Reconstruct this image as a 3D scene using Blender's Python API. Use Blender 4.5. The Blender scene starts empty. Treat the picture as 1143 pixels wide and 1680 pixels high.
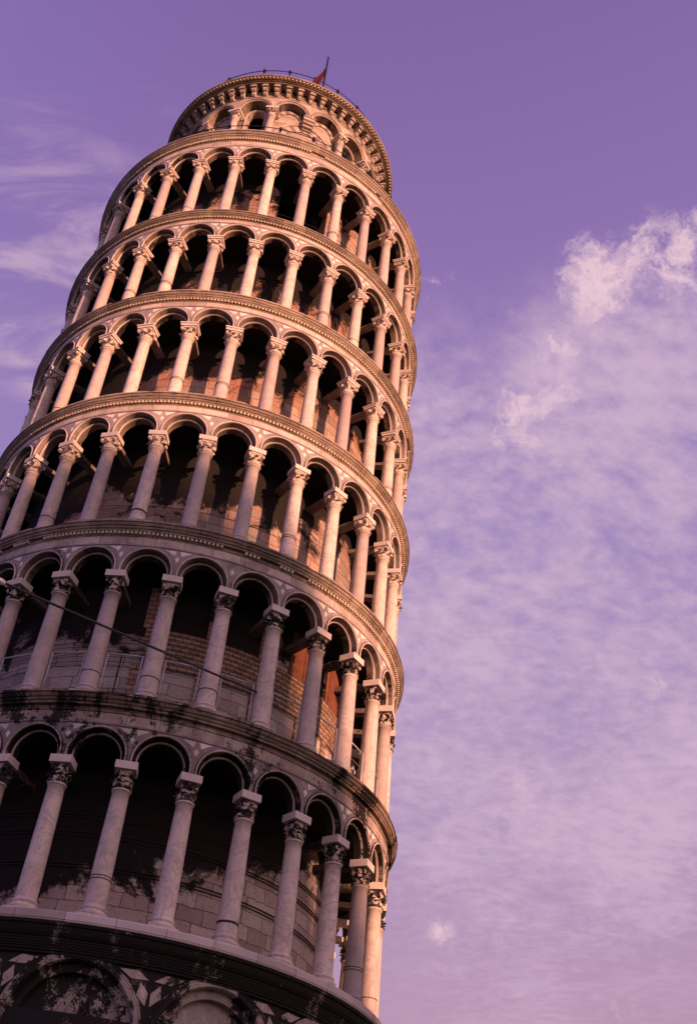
import bpy, bmesh, math, random
from math import sin, cos, pi, radians as rad
from mathutils import Matrix, Vector
random.seed(7)
SC = bpy.context.scene
COL = SC.collection

# ------------------------------------------------------------------ camera, lean
LEAN = rad(5.142)
ZO = 1.7                                   # tower base lies 1.7 m under the eye
TOWER = Matrix.Rotation(LEAN, 4, 'Y')      # tower frame -> world, pivot at the tower's foot
cd = bpy.data.cameras.new('camera')
cam = bpy.data.objects.new('camera', cd); COL.objects.link(cam)
Rm = (Matrix.Rotation(-0.15952152, 3, 'Z') @ Matrix.Rotation(pi/2 + 0.69735451, 3, 'X')
      @ Matrix.Rotation(0.11404455, 3, 'Z')).to_4x4()
cam.matrix_world = TOWER @ Matrix.Translation((0, -33.03098, ZO)) @ Rm
cd.sensor_fit = 'VERTICAL'; cd.sensor_height = 36.0; cd.lens = 1840.96/1680*36
cd.clip_end = 5000; cd.clip_start = 0.1
SC.camera = cam

# ------------------------------------------------------------------ sun, sky, exposure
SUN_AZ, SUN_EL = rad(32), rad(4.5)          # azimuth counted from the camera side (-Y) towards +X
sun_dir = Vector((sin(SUN_AZ)*cos(SUN_EL), -cos(SUN_AZ)*cos(SUN_EL), sin(SUN_EL)))
sl = bpy.data.lights.new('sun', 'SUN'); sl.energy = 5.0; sl.angle = rad(1.2); sl.color = (1.0, 0.48, 0.27)
so = bpy.data.objects.new('sun', sl); COL.objects.link(so)
so.rotation_euler = sun_dir.to_track_quat('Z', 'Y').to_euler(); so.location = (20, -60, 60)
SC.view_settings.view_transform = 'Standard'; SC.view_settings.look = 'None'
SC.view_settings.exposure = 0.72; SC.view_settings.gamma = 1.0; SC.view_settings.use_curve_mapping = False

class NT:
    """tiny node-tree writer"""
    def __init__(s, nt): s.nt = nt; s.L = nt.links
    def n(s, typ, **kw):
        nd = s.nt.nodes.new(typ)
        for k, v in kw.items():
            if k.startswith('_'): setattr(nd, k[1:], v)
            else:
                key = int(k[1:]) if k[0] == 'i' and k[1:].isdigit() else k.replace('__', ' ')
                s.put(nd.inputs[key], v)
        return nd
    def put(s, sock, v):
        if isinstance(v, bpy.types.NodeSocket): s.L.new(v, sock)
        else:
            if hasattr(sock.default_value, '__len__') and not hasattr(v, '__len__'): v = (v,)*len(sock.default_value)
            if hasattr(v, '__len__') and len(sock.default_value) == 4 and len(v) == 3: v = (*v, 1)
            sock.default_value = v
    def math(s, op, a, b=0.0, c=0.0, clamp=False):
        nd = s.n('ShaderNodeMath', _operation=op, i0=a, i1=b); s.put(nd.inputs[2], c); nd.use_clamp = clamp
        return nd.outputs[0]
    def vm(s, op, a, b=(0, 0, 0), out=0):
        return s.n('ShaderNodeVectorMath', _operation=op, i0=a, i1=b).outputs[out]
    def scale(s, a, f):
        nd = s.n('ShaderNodeVectorMath', _operation='SCALE', i0=a); s.put(nd.inputs['Scale'], f); return nd.outputs[0]
    def mix(s, f, a, b, mode='MIX'):
        nd = s.n('ShaderNodeMix', _data_type='RGBA', _blend_type=mode)
        s.put(nd.inputs[0], f); s.put(nd.inputs[6], a); s.put(nd.inputs[7], b); return nd.outputs[2]
    def ramp(s, f, lo, hi, a=0.0, b=1.0):
        nd = s.n('ShaderNodeMapRange', _interpolation_type='SMOOTHSTEP')
        s.put(nd.inputs[0], f)
        for i, v in enumerate((lo, hi, a, b)): s.put(nd.inputs[1+i], v)
        return nd.outputs[0]
    def noise(s, vec, scale, det=5, rough=.55, dist=0.0, out=0):
        return s.n('ShaderNodeTexNoise', Vector=vec, Scale=scale, Detail=det, Roughness=rough, Distortion=dist).outputs[out]
    def comb(s, x, y, z=0.0):
        return s.n('ShaderNodeCombineXYZ', i0=x, i1=y, i2=z).outputs[0]

def pix_dir(x, y):
    """direction of the world seen at a point of the photograph (1143 x 1680)"""
    v = cam.matrix_world.to_3x3() @ Vector(((x-571.5)/1840.96, (840-y)/1840.96, -1)); return v.normalized()

W = bpy.data.worlds.new('World'); SC.world = W; W.use_nodes = True
W.node_tree.nodes.clear(); T = NT(W.node_tree)
D = T.n('ShaderNodeTexCoord').outputs['Generated']
sep = T.n('ShaderNodeSeparateXYZ', i0=D); dz = sep.outputs[2]
el = T.math('ARCSINE', dz)
sky = T.n('ShaderNodeTexSky', _sky_type='NISHITA', _sun_disc=False, _sun_elevation=SUN_EL,
          _sun_rotation=math.atan2(sun_dir.x, sun_dir.y))
cr = T.n('ShaderNodeValToRGB'); T.L.new(T.math('DIVIDE', el, pi/2), cr.inputs[0])
stops = [(0.0, (0.48, 0.29, 0.35)), (0.17, (0.43, 0.262, 0.405)), (0.30, (0.375, 0.25, 0.455)), (0.42, (0.30, 0.21, 0.46)),
         (0.56, (0.25, 0.155, 0.40)), (0.72, (0.20, 0.115, 0.335)), (1.0, (0.12, 0.085, 0.29))]
e = cr.color_ramp.elements
e[0].position, e[0].color = stops[0][0], (*stops[0][1], 1)
e[1].position, e[1].color = stops[-1][0], (*stops[-1][1], 1)
for p_, c_ in stops[1:-1]:
    q = e.new(p_); q.color = (*c_, 1)
base = T.scale(T.mix(0.08, cr.outputs[0], T.scale(sky.outputs[0], 0.12)), 0.70)
# after-glow on the sun's side of the sky
sd = T.vm('DOT_PRODUCT', D, tuple(sun_dir), out=1)
glow = T.math('MULTIPLY', T.math('POWER', T.math('MAXIMUM', sd, 0.0), 2.2), 0.75)
base = T.mix(glow, base, (1.0, 0.66, 0.62))
lb = T.ramp(T.math('ARCCOSINE', T.vm('DOT_PRODUCT', D, tuple(Vector((-1, .1, .55)).normalized()), out=1)), rad(66), rad(15))
base = T.mix(T.math('MULTIPLY', lb, .8), base, (.14, .135, .42))
# clouds: a thin rippled sheet high above, thicker towards the right, with a few puffs and wisps
ir = T.math('DIVIDE', 1.0, T.math('MAXIMUM', dz, 0.06))
P = T.scale(D, ir)
warp = T.scale(T.vm('SUBTRACT', T.noise(P, 1.6, 3, out=1), (.5, .5, .5)), 0.35)
PW = T.vm('ADD', P, warp)
Lp = Vector((1, 0, 0))
def blob(x, y, r0, r1):
    d = pix_dir(x, y)
    ang = T.math('ARCCOSINE', T.math('MINIMUM', T.vm('DOT_PRODUCT', D, tuple(d), out=1), 1.0))
    return T.ramp(ang, rad(r1), rad(r0))
Q = T.vm('ADD', T.scale(P, .28), T.scale(D, 2.2))
rows_ = T.n('ShaderNodeMapping', Vector=T.vm('ADD', T.scale(P, .8), T.scale(D, 1.3)), _vector_type='POINT'); rows_.inputs['Rotation'].default_value = (0, 0, .5); rows_.inputs['Scale'].default_value = (1.0, 1.45, 1.0)
fine = T.noise(T.vm('ADD', rows_.outputs[0], T.scale(warp, .6)), 17, 5, .6)
med = T.noise(T.vm('ADD', Q, T.scale(warp, .7)), 5.5, 6, .6)
big = T.noise(P, 1.5, 4, .55)
puffn = T.noise(T.vm('ADD', D, T.scale(T.vm('SUBTRACT', T.noise(D, 11, 5, .65, out=1), (.5, .5, .5)), .13)), 19, 10, .66, .1)
def mx(*a):
    r = a[0]
    for b in a[1:]: r = T.math('MAXIMUM', r, b)
    return r
sheet_mask = mx(blob(1040, 720, 3, 11), blob(960, 1130, 7, 18), blob(1120, 900, 3, 13), T.math('MULTIPLY', blob(690, 900, 4, 15), .85), T.math('MULTIPLY', blob(880, 1500, 2, 14), .5))
cells = T.math('ADD', T.math('MULTIPLY', T.math('SUBTRACT', fine, .5), 1.9), T.math('ADD', T.math('MULTIPLY', T.math('SUBTRACT', med, .5), 1.5), T.math('MULTIPLY', T.math('SUBTRACT', big, .5), 2.0)))
sheet = T.math('MULTIPLY', T.ramp(T.math('ADD', cells, T.math('MULTIPLY', sheet_mask, .55)), -.45, 1.25), T.math('MINIMUM', T.math('MULTIPLY', sheet_mask, 1.6), 1.0))
puff = None
for (x, y, r0, r1, k) in [(1135, 425, .8, 3.4, .85), (1055, 415, .6, 2.6, .85), (985, 425, .5, 2.4, 1.0), (945, 470, .4, 1.9, .9), (1010, 470, .6, 2.4, .8), (912, 560, .5, 2.4, 1.1), (890, 640, .6, 3.0, .85), (850, 700, .4, 2.6, .6), (1130, 480, .8, 3.0, .7),
                          (838, 525, .2, 1.7, 1.0), (960, 520, .4, 2.2, .6), (810, 1530, .1, 1.0, .75), (725, 1528, .1, 1.0, .6), (980, 1672, .3, 2.2, .5), (720, 470, .2, 1.9, .45), (1090, 1130, .2, 1.6, .4), (860, 1300, .2, 1.8, .35)]:
    b = T.math('MULTIPLY', blob(x, y, r0, r1), k)
    puff = b if puff is None else T.math('MAXIMUM', puff, b)
puffv = T.ramp(T.math('ADD', T.math('MULTIPLY', T.math('SUBTRACT', puffn, .5), 4.6), T.math('MULTIPLY', puff, .72)), .22, 1.45)
puffv = T.math('MULTIPLY', puffv, T.math('MINIMUM', T.math('MULTIPLY', puff, 1.8), 1.0))
# left wisps: streaks drawn out along one bearing
ws = T.n('ShaderNodeMapping', Vector=D, _vector_type='POINT'); ws.inputs['Rotation'].default_value = (0.3, 0.5, 0.9); ws.inputs['Scale'].default_value = (4, 16, 9)
wis = T.ramp(T.noise(ws.outputs[0], 1.7, 6, .6, .9), .44, .78)
wm = T.math('MAXIMUM', blob(60, 400, 2.0, 8.5), T.math('MAXIMUM', blob(20, 620, 2, 8), T.math('MULTIPLY', blob(240, 175, .3, 2.2), .35)))
wispv = T.math('MULTIPLY', wm, T.math('MULTIPLY', wis, .72))
c1 = T.mix(T.math('MULTIPLY', sheet, .9), base, (0.39, 0.275, 0.37))
c1 = T.mix(wispv, c1, (0.40, 0.28, 0.36))
c1 = T.mix(T.math('MULTIPLY', puffv, .85), c1, (0.54, 0.378, 0.414))
ground_side = T.ramp(dz, -0.02, 0.02)
c1 = T.mix(ground_side, (0.06, 0.042, 0.045), c1)
bg = T.n('ShaderNodeBackground', Color=c1, Strength=1.0)
wo = T.n('ShaderNodeOutputWorld'); T.L.new(bg.outputs[0], wo.inputs[0])

# ------------------------------------------------------------------ materials
def new_mat(name):
    m = bpy.data.materials.new(name); m.use_nodes = True; m.node_tree.nodes.clear(); return m, NT(m.node_tree)
def finish(t, color, rough=.85, bump=None, bd=.02, bs=.6, metal=0.0):
    b = t.n('ShaderNodeBsdfPrincipled', Base__Color=color, Roughness=rough, Metallic=metal)
    if 'Specular IOR Level' in b.inputs: b.inputs['Specular IOR Level'].default_value = .25
    if bump is not None:
        bn = t.n('ShaderNodeBump', Height=bump, Distance=bd, Strength=bs); t.L.new(bn.outputs[0], b.inputs['Normal'])
    o = t.n('ShaderNodeOutputMaterial'); t.L.new(b.outputs[0], o.inputs[0])
def cyl(t):
    """(arc length, height) round the tower axis, plus raw object position"""
    W_ = t.n('ShaderNodeSeparateXYZ', i0=t.n('ShaderNodeNewGeometry').outputs['Position'])
    x, y, z = W_.outputs
    cl, sn = cos(LEAN), sin(LEAN)
    x2 = t.math('SUBTRACT', t.math('MULTIPLY', x, cl), t.math('MULTIPLY', z, sn))
    z2 = t.math('ADD', t.math('MULTIPLY', x, sn), t.math('MULTIPLY', z, cl))
    a = t.math('ARCTAN2', x2, t.math('MULTIPLY', y, -1.0))
    return t.comb(x2, y, z2), a, z2
def stain_mask(t, P, a, z, amount):
    """black crust: patches with hard ragged edges, commoner on the lower storeys"""
    hz = t.ramp(z, 9.5, 30.0, .185, -.11)
    run = t.comb(t.math('MULTIPLY', a, 8.2), t.math('MULTIPLY', z, .42))          # crust hangs in upright tongues below the ledges
    n1 = t.noise(run, 1.0, 5, .6, .25); n2 = t.noise(P, 5.5, 6, .68); n3 = t.noise(P, 22, 3, .6)
    v = t.math('ADD', t.math('ADD', t.math('MULTIPLY', n1, .75), t.math('MULTIPLY', n2, .34)), t.math('ADD', hz, t.math('MULTIPLY', n3, .12)))
    return t.ramp(v, .79-amount, .845-amount)

def stone_mat(name, c, c2, stain=0.0, joints=None, dirt=.5, bs=.5):
    m, t = new_mat(name)
    P, a, z = cyl(t)
    n = t.noise(P, 2.3, 6, .6); nf = t.noise(P, 26, 4, .6)
    col = t.mix(t.ramp(n, .35, .68), c, c2)
    col = t.mix(t.math('MULTIPLY', t.ramp(nf, .52, .75), dirt*.55), col, (c[0]*.42, c[1]*.36, c[2]*.34))
    bump = t.math('ADD', t.math('MULTIPLY', nf, .5), t.math('MULTIPLY', n, .5))
    if joints:
        r, bw, bh, off = joints
        v = t.comb(t.math('MULTIPLY', a, r), t.math('ADD', z, off))
        bk = t.n('ShaderNodeTexBrick', Vector=v, Color1=(1, 1, 1), Color2=(.60, .56, .56), Mortar=(.18, .19, .19), Scale=1.0,
                 Mortar__Size=.007, Mortar__Smooth=.25, Bias=-.1, Brick__Width=bw, Row__Height=bh)
        col = t.mix(1.0, col, bk.outputs[0], 'MULTIPLY')
        bump = t.math('SUBTRACT', bump, t.math('MULTIPLY', bk.outputs[1], 1.2))
    # rain streaks running down
    sv = t.comb(t.math('MULTIPLY', a, 30.0), t.math('MULTIPLY', z, .55))
    st = t.ramp(t.noise(sv, 1.0, 4, .6), .56, .75)
    col = t.mix(t.math('MULTIPLY', st, dirt*.6), col, (c[0]*.36, c[1]*.31, c[2]*.29))
    if stain > -1:
        sm = stain_mask(t, P, a, z, stain)
        haze_ = stain_mask(t, P, a, z, stain+.13)
        col = t.mix(t.math('MULTIPLY', haze_, .45), col, (c[0]*.30, c[1]*.25, c[2]*.23))
        col = t.mix(sm, col, (.016, .013, .013))
    finish(t, col, .85, bump, .03, bs)
    return m

M = {}
M['arcade'] = stone_mat('carved_marble', (.60, .50, .465), (.43, .35, .33), stain=.0, dirt=.8)
M['spandrel'] = stone_mat('grey_veined_marble', (.35, .29, .30), (.24, .20, .21), stain=.02, dirt=.5)
M['inlay'] = stone_mat('pale_inlay_marble', (.76, .66, .62), (.68, .58, .55), stain=-.01, dirt=.25)
M['frieze'] = stone_mat('frieze_block_marble', (.60, .50, .46), (.44, .36, .335), stain=.035, dirt=.35, joints=(7.6, .82, 2.0, .3))
M['cornice'] = stone_mat('cornice_stone', (.40, .315, .265), (.29, .225, .19), stain=.06, dirt=.9, joints=(7.9, .95, 9.0, 0))
M['ledge'] = stone_mat('ledge_marble', (.62, .53, .53), (.54, .46, .46), stain=-.3, dirt=.3, joints=(7.9, 1.1, 9.0, 0))
M['black_cornice'] = stone_mat('sooted_cornice_stone', (.34, .28, .265), (.24, .195, .185), stain=.125, dirt=.9)
M['ground_inlay'] = stone_mat('stained_inlay_marble', (.62, .53, .50), (.50, .42, .395), stain=-.01, dirt=.7)
M['soffit'] = stone_mat('shade_dark_soffit_stone', (.26, .205, .185), (.15, .115, .105), stain=.20, dirt=.9)  # shade under the arches painted into this dark stone
M['upper_soffit'] = stone_mat('shade_browned_soffit_stone', (.32, .225, .185), (.17, .12, .10), stain=.30, dirt=.9)  # upper arch undersides darkened in colour to stand for their shade
M['upper_reveal'] = stone_mat('shade_browned_reveal_stone', (.32, .245, .215), (.22, .165, .145), stain=.24, dirt=.9)  # recess shade painted in: upper arch grooves, belfry arches, corbel gaps
M['belfry_stone'] = stone_mat('dull_belfry_marble', (.47, .385, .35), (.33, .265, .24), stain=.03, dirt=1.0)
M['reveal'] = stone_mat('crusted_shade_reveal_stone', (.30, .245, .23), (.22, .175, .165), stain=.12, dirt=.9)  # black crust, with the shade of the recess painted in too
M['beam'] = stone_mat('shade_dark_beam_stone', (.23, .185, .17), (.14, .11, .10), stain=.12, dirt=.8)  # dark stone with the beams' shade painted in
M['ground_arch'] = stone_mat('crusted_arch_marble', (.58, .50, .475), (.42, .35, .33), stain=.035, dirt=.9)
M['beads'] = stone_mat('bead_stone', (.56, .46, .36), (.48, .38, .29), stain=-.4, dirt=.5)

def column_mat():
    m, t = new_mat('column_marble')
    P = t.n('ShaderNodeTexCoord').outputs['Object']
    oi = t.n('ShaderNodeObjectInfo')
    v = t.vm('ADD', P, t.scale(oi.outputs['Location'], 3.7))
    n = t.noise(v, 1.6, 6, .62, .6); nf = t.noise(v, 18, 4, .6)
    col = t.mix(t.ramp(n, .34, .7), (.67, .575, .54), (.545, .455, .435))
    tint = t.mix(oi.outputs['Random'], (1.08, 1.04, 1.0), (.60, .57, .60))
    col = t.mix(1.0, col, tint, 'MULTIPLY')
    s = t.n('ShaderNodeSeparateXYZ', i0=v)
    veins = t.ramp(t.math('ABSOLUTE', t.math('SUBTRACT', t.noise(v, 1.1, 7, .65, 1.6), .5)), .0, .035)
    col = t.mix(t.math('MULTIPLY', t.math('SUBTRACT', 1.0, veins), .55), col, (.30, .25, .25))
    drum = t.math('MULTIPLY', t.ramp(t.noise(t.scale(v, 6.0), 1.0, 4, .6), .58, .72), .45)
    col = t.mix(drum, col, (.36, .29, .26))
    streak = t.ramp(t.noise(t.comb(t.math('MULTIPLY', s.outputs[0], 9), t.math('MULTIPLY', s.outputs[1], 9), t.math('MULTIPLY', s.outputs[2], .9)), 1, 4, .6), .55, .78)
    col = t.mix(t.math('MULTIPLY', streak, .5), col, (.27, .22, .22))
    # a drum joint here and there
    finish(t, col, .7, t.math('ADD', t.math('MULTIPLY', nf, .6), n), .012, .5)
    return m
M['column'] = column_mat()
def capital_mat(name, blk):
    m, t = new_mat(name)
    P = t.n('ShaderNodeTexCoord').outputs['Object']
    v = t.vm('ADD', P, t.scale(t.n('ShaderNodeObjectInfo').outputs['Location'], 2.9))
    n = t.noise(v, 5.5, 5, .6, .5); n2 = t.noise(v, 30, 3)
    col = t.mix(t.ramp(n2, .4, .7), (.56, .465, .425), (.43, .345, .32))
    col = t.mix(t.ramp(n, blk-.03, blk+.05), col, (.025, .02, .019))
    finish(t, col, .85, n2, .01, .5)
    return m
M['capital'] = capital_mat('capital_marble', .62)
M['capital_black'] = capital_mat('black_crusted_capital_marble', .46)
M['impost'] = stone_mat('impost_marble', (.62, .535, .51), (.55, .465, .45), stain=-.5, dirt=.35)

def wall_mat(name, zshade_soot, cA, cB, red=.35, rise=.8):
    """ashlar of the core: squared blocks of many tints, plaster remains, upper courses blackened by painted shade and soot"""
    m, t = new_mat(name)
    P, a, z = cyl(t)
    wob = t.scale(t.vm('SUBTRACT', t.noise(P, 2.2, 4, .65, out=1), (.5, .5, .5)), .15)
    v = t.vm('ADD', t.comb(t.math('MULTIPLY', a, 5.9), z), wob)
    bk = t.n('ShaderNodeTexBrick', Vector=v, Color1=(0, 0, 0), Color2=(1, 1, 1), Mortar=(.5, .5, .5), Scale=1.0,
             Mortar__Size=.011, Mortar__Smooth=.3, Bias=0.0, Brick__Width=.66, Row__Height=.36, _offset=.37, _squash=1.6, _squash_frequency=3)
    f = t.n('ShaderNodeSeparateColor', i0=bk.outputs[0]).outputs[0]
    n = t.noise(P, 1.1, 6, .62, .5); nf = t.noise(P, 14, 5, .65)
    col = t.mix(f, cA, cB)
    col = t.mix(t.math('MULTIPLY', t.ramp(n, .50, .62), red), col, (.42, .17, .10))
    col = t.mix(t.math('MULTIPLY', t.ramp(nf, .5, .72), .6), col, (.17, .135, .125))
    col = t.mix(t.math('MULTIPLY', bk.outputs[1], .85), col, (.05, .04, .04))
    sv = t.math('ADD', t.math('ADD', t.math('SUBTRACT', z, t.math('ADD', t.math('MULTIPLY', t.ramp(a, -.25, 1.0), rise), zshade_soot)),
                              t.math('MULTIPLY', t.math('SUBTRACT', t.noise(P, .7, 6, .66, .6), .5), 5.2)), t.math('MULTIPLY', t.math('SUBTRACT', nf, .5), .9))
    col = t.mix(t.math('MULTIPLY', t.ramp(sv, -.75, -.15), red*.95, clamp=True), col, (.26, .085, .055))  # red-brown band painted along the edge of the sunlit wall
    col = t.mix(t.ramp(sv, -.15, .30), col, (.014, .010, .010))  # shade of the upper wall painted near-black, mixed with ragged soot
    bump = t.math('SUBTRACT', t.math('MULTIPLY', nf, .7), bk.outputs[1])
    finish(t, col, .9, bump, .05, .7)
    return m

def plain(name, c, rough=.6, metal=0.0, var=.3, scale=8):
    m, t = new_mat(name)
    P = t.n('ShaderNodeTexCoord').outputs['Object']
    n = t.noise(P, scale, 5, .6)
    col = t.mix(t.math('MULTIPLY', t.ramp(n, .4, .7), var), c, tuple(x*.35 for x in c))
    finish(t, col, rough, n, .01, .3, metal)
    return m
M['vault'] = plain('shade_black_vault_stone', (.014, .011, .010), .95)  # near-black colour stands for the shade under the ceilings
M['iron'] = plain('black_iron', (.022, .020, .024), .5, .4)
M['galv'] = plain('galvanised_steel', (.40, .39, .43), .5, .2)
M['cable'] = plain('steel_cable', (.055, .05, .05), .5, .5)
M['socket'] = plain('bright_cable_socket', (.85, .83, .80), .35, .2)
M['flag'] = plain('crimson_cloth', (.055, .003, .013), .8, 0, .3, 3)
M['band'] = plain('dark_strand', (.035, .028, .026), .6, .3)
M['lead'] = plain('lead_roof', (.12, .11, .115), .6, .2)
M['darkstone'] = plain('dark_voussoir_marble', (.21, .16, .145), .85)
M['lamp'] = plain('grey_lamp_housing', (.26, .25, .26), .5, .3)
M['grass'] = plain('lawn_grass', (.05, .075, .025), .95, 0, .6, 2)

def brick_mat():
    m, t = new_mat('orange_brick')
    P, a, z = cyl(t)
    v = t.comb(t.math('MULTIPLY', a, 6.0), z)
    bk = t.n('ShaderNodeTexBrick', Vector=v, Color1=(.40, .26, .195), Color2=(.25, .165, .13), Mortar=(.05, .03, .025), Scale=1.0,
             Mortar__Size=.012, Mortar__Smooth=.2, Bias=0.0, Brick__Width=.24, Row__Height=.155, _offset=.5)
    n = t.noise(P, 3, 5)
    col = t.mix(t.math('MULTIPLY', t.ramp(n, .45, .7), .5), bk.outputs[0], (.14, .075, .05))
    finish(t, col, .9, t.math('MULTIPLY', bk.outputs[1], -1.0), .04, .7)
    return m
M['brick'] = brick_mat()
M['plaster'] = plain('red_plaster', (.17, .058, .036), .9, 0, .55, 4)

# ------------------------------------------------------------------ mesh helpers
class MB:
    def __init__(s): s.v = []; s.f = []; s.m = []; s.sm = []
    def vert(s, p): s.v.append(tuple(p)); return len(s.v)-1
    def face(s, idx, mi=0, smooth=False): s.f.append(tuple(idx)); s.m.append(mi); s.sm.append(smooth)
    def grid(s, rows, mi=0, smooth=False, close=False, flip=False):
        """rows of equal length joined into quads; close = rows wrap"""
        ids = [[s.vert(p) for p in r] for r in rows]
        n = len(ids[0]); R = len(ids)
        for i in range(R if close else R-1):
            A, B = ids[i], ids[(i+1) % R]
            for j in range(n-1):
                q = (A[j], A[j+1], B[j+1], B[j])
                s.face(q[::-1] if flip else q, mi[j] if isinstance(mi, (list, tuple)) else mi, smooth)
        return ids
    def lathe(s, prof, a0=0.0, a1=2*pi, n=180, mi=0, smooth=False, cx=0.0, cy=0.0):
        full = abs(a1-a0-2*pi) < 1e-6
        rows = []
        for i in range(n if full else n+1):
            a = a0+(a1-a0)*i/n
            rows.append([(cx+r*sin(a), cy-r*cos(a), z) for r, z in prof])
        s.grid(rows, mi, smooth, close=full)
    def box(s, c, sz, mat=None, mi=0):
        x, y, z = (q/2 for q in sz)
        P = [Vector((c[0]+i*x, c[1]+j*y, c[2]+k*z)) for k in (-1, 1) for j in (-1, 1) for i in (-1, 1)]
        if mat: P = [mat @ p for p in P]
        i = [s.vert(p) for p in P]
        for q in ((0, 2, 3, 1), (4, 5, 7, 6), (0, 1, 5, 4), (2, 6, 7, 3), (0, 4, 6, 2), (1, 3, 7, 5)): s.face([i[k] for k in q], mi)
    def pbox(s, r0, r1, a, w, z0, z1, mi=0, taper=1.0):
        """block on the ring: radii r0..r1, centred at angle a, width w, heights z0..z1"""
        def pt(r, x, z):
            return (r*sin(a)+x*cos(a), -r*cos(a)+x*sin(a), z)
        i = [s.vert(pt(*q)) for q in ((r0, -w/2, z0), (r0, w/2, z0), (r1, w/2*taper, z0), (r1, -w/2*taper, z0),
                                      (r0, -w/2, z1), (r0, w/2, z1), (r1, w/2*taper, z1), (r1, -w/2*taper, z1))]
        for q in ((0, 1, 2, 3), (7, 6, 5, 4), (4, 5, 1, 0), (5, 6, 2, 1), (6, 7, 3, 2), (7, 4, 0, 3)): s.face([i[k] for k in q][::-1], mi)
    def tube(s, pts, r, n=8, mi=0, close=False):
        pts = [Vector(p) for p in pts]; N = len(pts); rows = []
        for i, p in enumerate(pts):
            a = pts[(i-1) % N] if (close or i > 0) else p
            b = pts[(i+1) % N] if (close or i < N-1) else p
            d = (b-a).normalized(); u = d.orthogonal() if abs(d.z) > .95 else d.cross(Vector((0, 0, 1)))
            u.normalize(); w = d.cross(u)
            rr = r[i] if isinstance(r, (list, tuple)) else r
            rows.append([p+(u*cos(k*2*pi/n)+w*sin(k*2*pi/n))*rr for k in range(n+1)])
        s.grid(rows, mi, True, close=close)
        if not close:
            for row, fl in ((rows[0], 1), (rows[-1], 0)):
                ids = [s.vert(q) for q in row[:-1]]; s.face(ids[::-1] if fl else ids, mi)
    def mesh(s, name, mats):
        me = bpy.data.meshes.new(name); me.from_pydata(s.v, [], s.f)
        for m in mats: me.materials.append(M[m] if isinstance(m, str) else m)
        me.polygons.foreach_set('material_index', s.m); me.polygons.foreach_set('use_smooth', s.sm)
        bm = bmesh.new(); bm.from_mesh(me); bmesh.ops.remove_doubles(bm, verts=bm.verts, dist=1e-5)
        bmesh.ops.recalc_face_normals(bm, faces=bm.faces); bm.to_mesh(me); bm.free()
        me.update(); return me
    def build(s, name, mats, parent=None, kind=None):
        return put(name, s.mesh(name, mats), parent, kind=kind)

def put(name, me, parent=None, loc=None, rz=None, kind=None):
    o = bpy.data.objects.new(name, me); COL.objects.link(o)
    if parent is not None: o.parent = parent
    elif me is not None: pass
    if loc is not None: o.location = loc
    if rz is not None: o.rotation_euler = (0, 0, rz)
    if kind: o['kind'] = kind
    return o
def tag(o, label, cat, group=None):
    o['label'] = label; o['category'] = cat
    if group: o['group'] = group
    return o
def thing(name, label, cat, group=None, mw=None):
    o = bpy.data.objects.new(name, None); COL.objects.link(o); o.empty_display_size = .3
    if mw is not None: o.matrix_world = mw
    return tag(o, label, cat, group)
def pol(r, a, z): return Vector((r*sin(a), -r*cos(a), z))
def on_tower(r, a, z): return TOWER @ Matrix.Translation(pol(r, a, z)) @ Matrix.Rotation(a, 4, 'Z')

# ------------------------------------------------------------------ measures of the tower (metres above its foot)
DPHI = rad(12)
RC = [7.4*(1-.01368*k) for k in range(6)]                        # column circle of each gallery
ZF = [8.50+ZO, 14.07+ZO, 19.72+ZO, 25.05+ZO, 30.22+ZO, 35.08+ZO, 40.75+ZO]   # gallery floors
ZT = [z+ZO for z in (12.36, 18.05, 23.506, 28.70, 33.66, 39.00)]             # top of the impost blocks
RCN = [8.0, 7.86, 7.74, 7.64, 7.53, 7.43, 7.33]                  # cornice rims
PH = [rad(a) for a in (-4.37, -4.05, -3.5, -3.3, -2.9, -3.58)]   # where the columns stand
RW = [6.0, 6.0, 5.95, 5.90, 5.80, 5.70]                        # core wall
FACE = .20

tower = thing('leaning_tower', 'leaning round marble bell tower ringed by stacked arcaded galleries', 'bell tower', mw=TOWER.copy())

# ------------------------------------------------------------------ arch panels
def arch_rows(h, r_list, zs, st, path):
    rows = []
    for th in path:
        if isinstance(th, tuple): s_, zz = th
        row = []
        for r, d in r_list:
            if isinstance(th, tuple): row.append((s_*r, zz, d))
            else: row.append((r*cos(th), zs+st+r*sin(th), d))
        rows.append(row)
    return rows
def bend(p, R):
    x, z, d = p; a = x/R; return ((R+d)*sin(a), -(R+d)*cos(a), z)
def arch_path(st, zlow, corner, n=26):
    th = sorted(set([i*pi/n for i in range(n+1)] + [corner, pi-corner]))
    p = []
    if zlow is not None: p.append((1, zlow))
    p += th
    if zlow is not None: p.append((-1, zlow))
    return p
def archivolt(mb, R, h, prof, zs, st, zlow, mi=0):
    rows = arch_rows(h, prof, zs, st, arch_path(st, zlow, pi/4))
    mb.grid([[bend(p, R) for p in row] for row in rows], mi, False)
def spandrel(mb, R, h, r, d, zs, st, zlow, ztop, mi=0, flip=False, steps=3):
    corner = math.atan2(ztop-zs-st, h)
    rows = []
    for th in arch_path(st, zlow, corner):
        if isinstance(th, tuple): a = (th[0]*r, th[1]); b = (th[0]*h, th[1])
        else:
            a = (r*cos(th), zs+st+r*sin(th))
            t_ = min(h/abs(cos(th)) if abs(cos(th)) > 1e-6 else 1e9, (ztop-zs-st)/sin(th) if sin(th) > 1e-6 else 1e9)
            b = (cos(th)*t_, zs+st+sin(th)*t_)
        rows.append([bend((a[0]+(b[0]-a[0])*k/steps, a[1]+(b[1]-a[1])*k/steps, d), R) for k in range(steps+1)])
    mb.grid(rows, mi, False, flip=flip)

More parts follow.
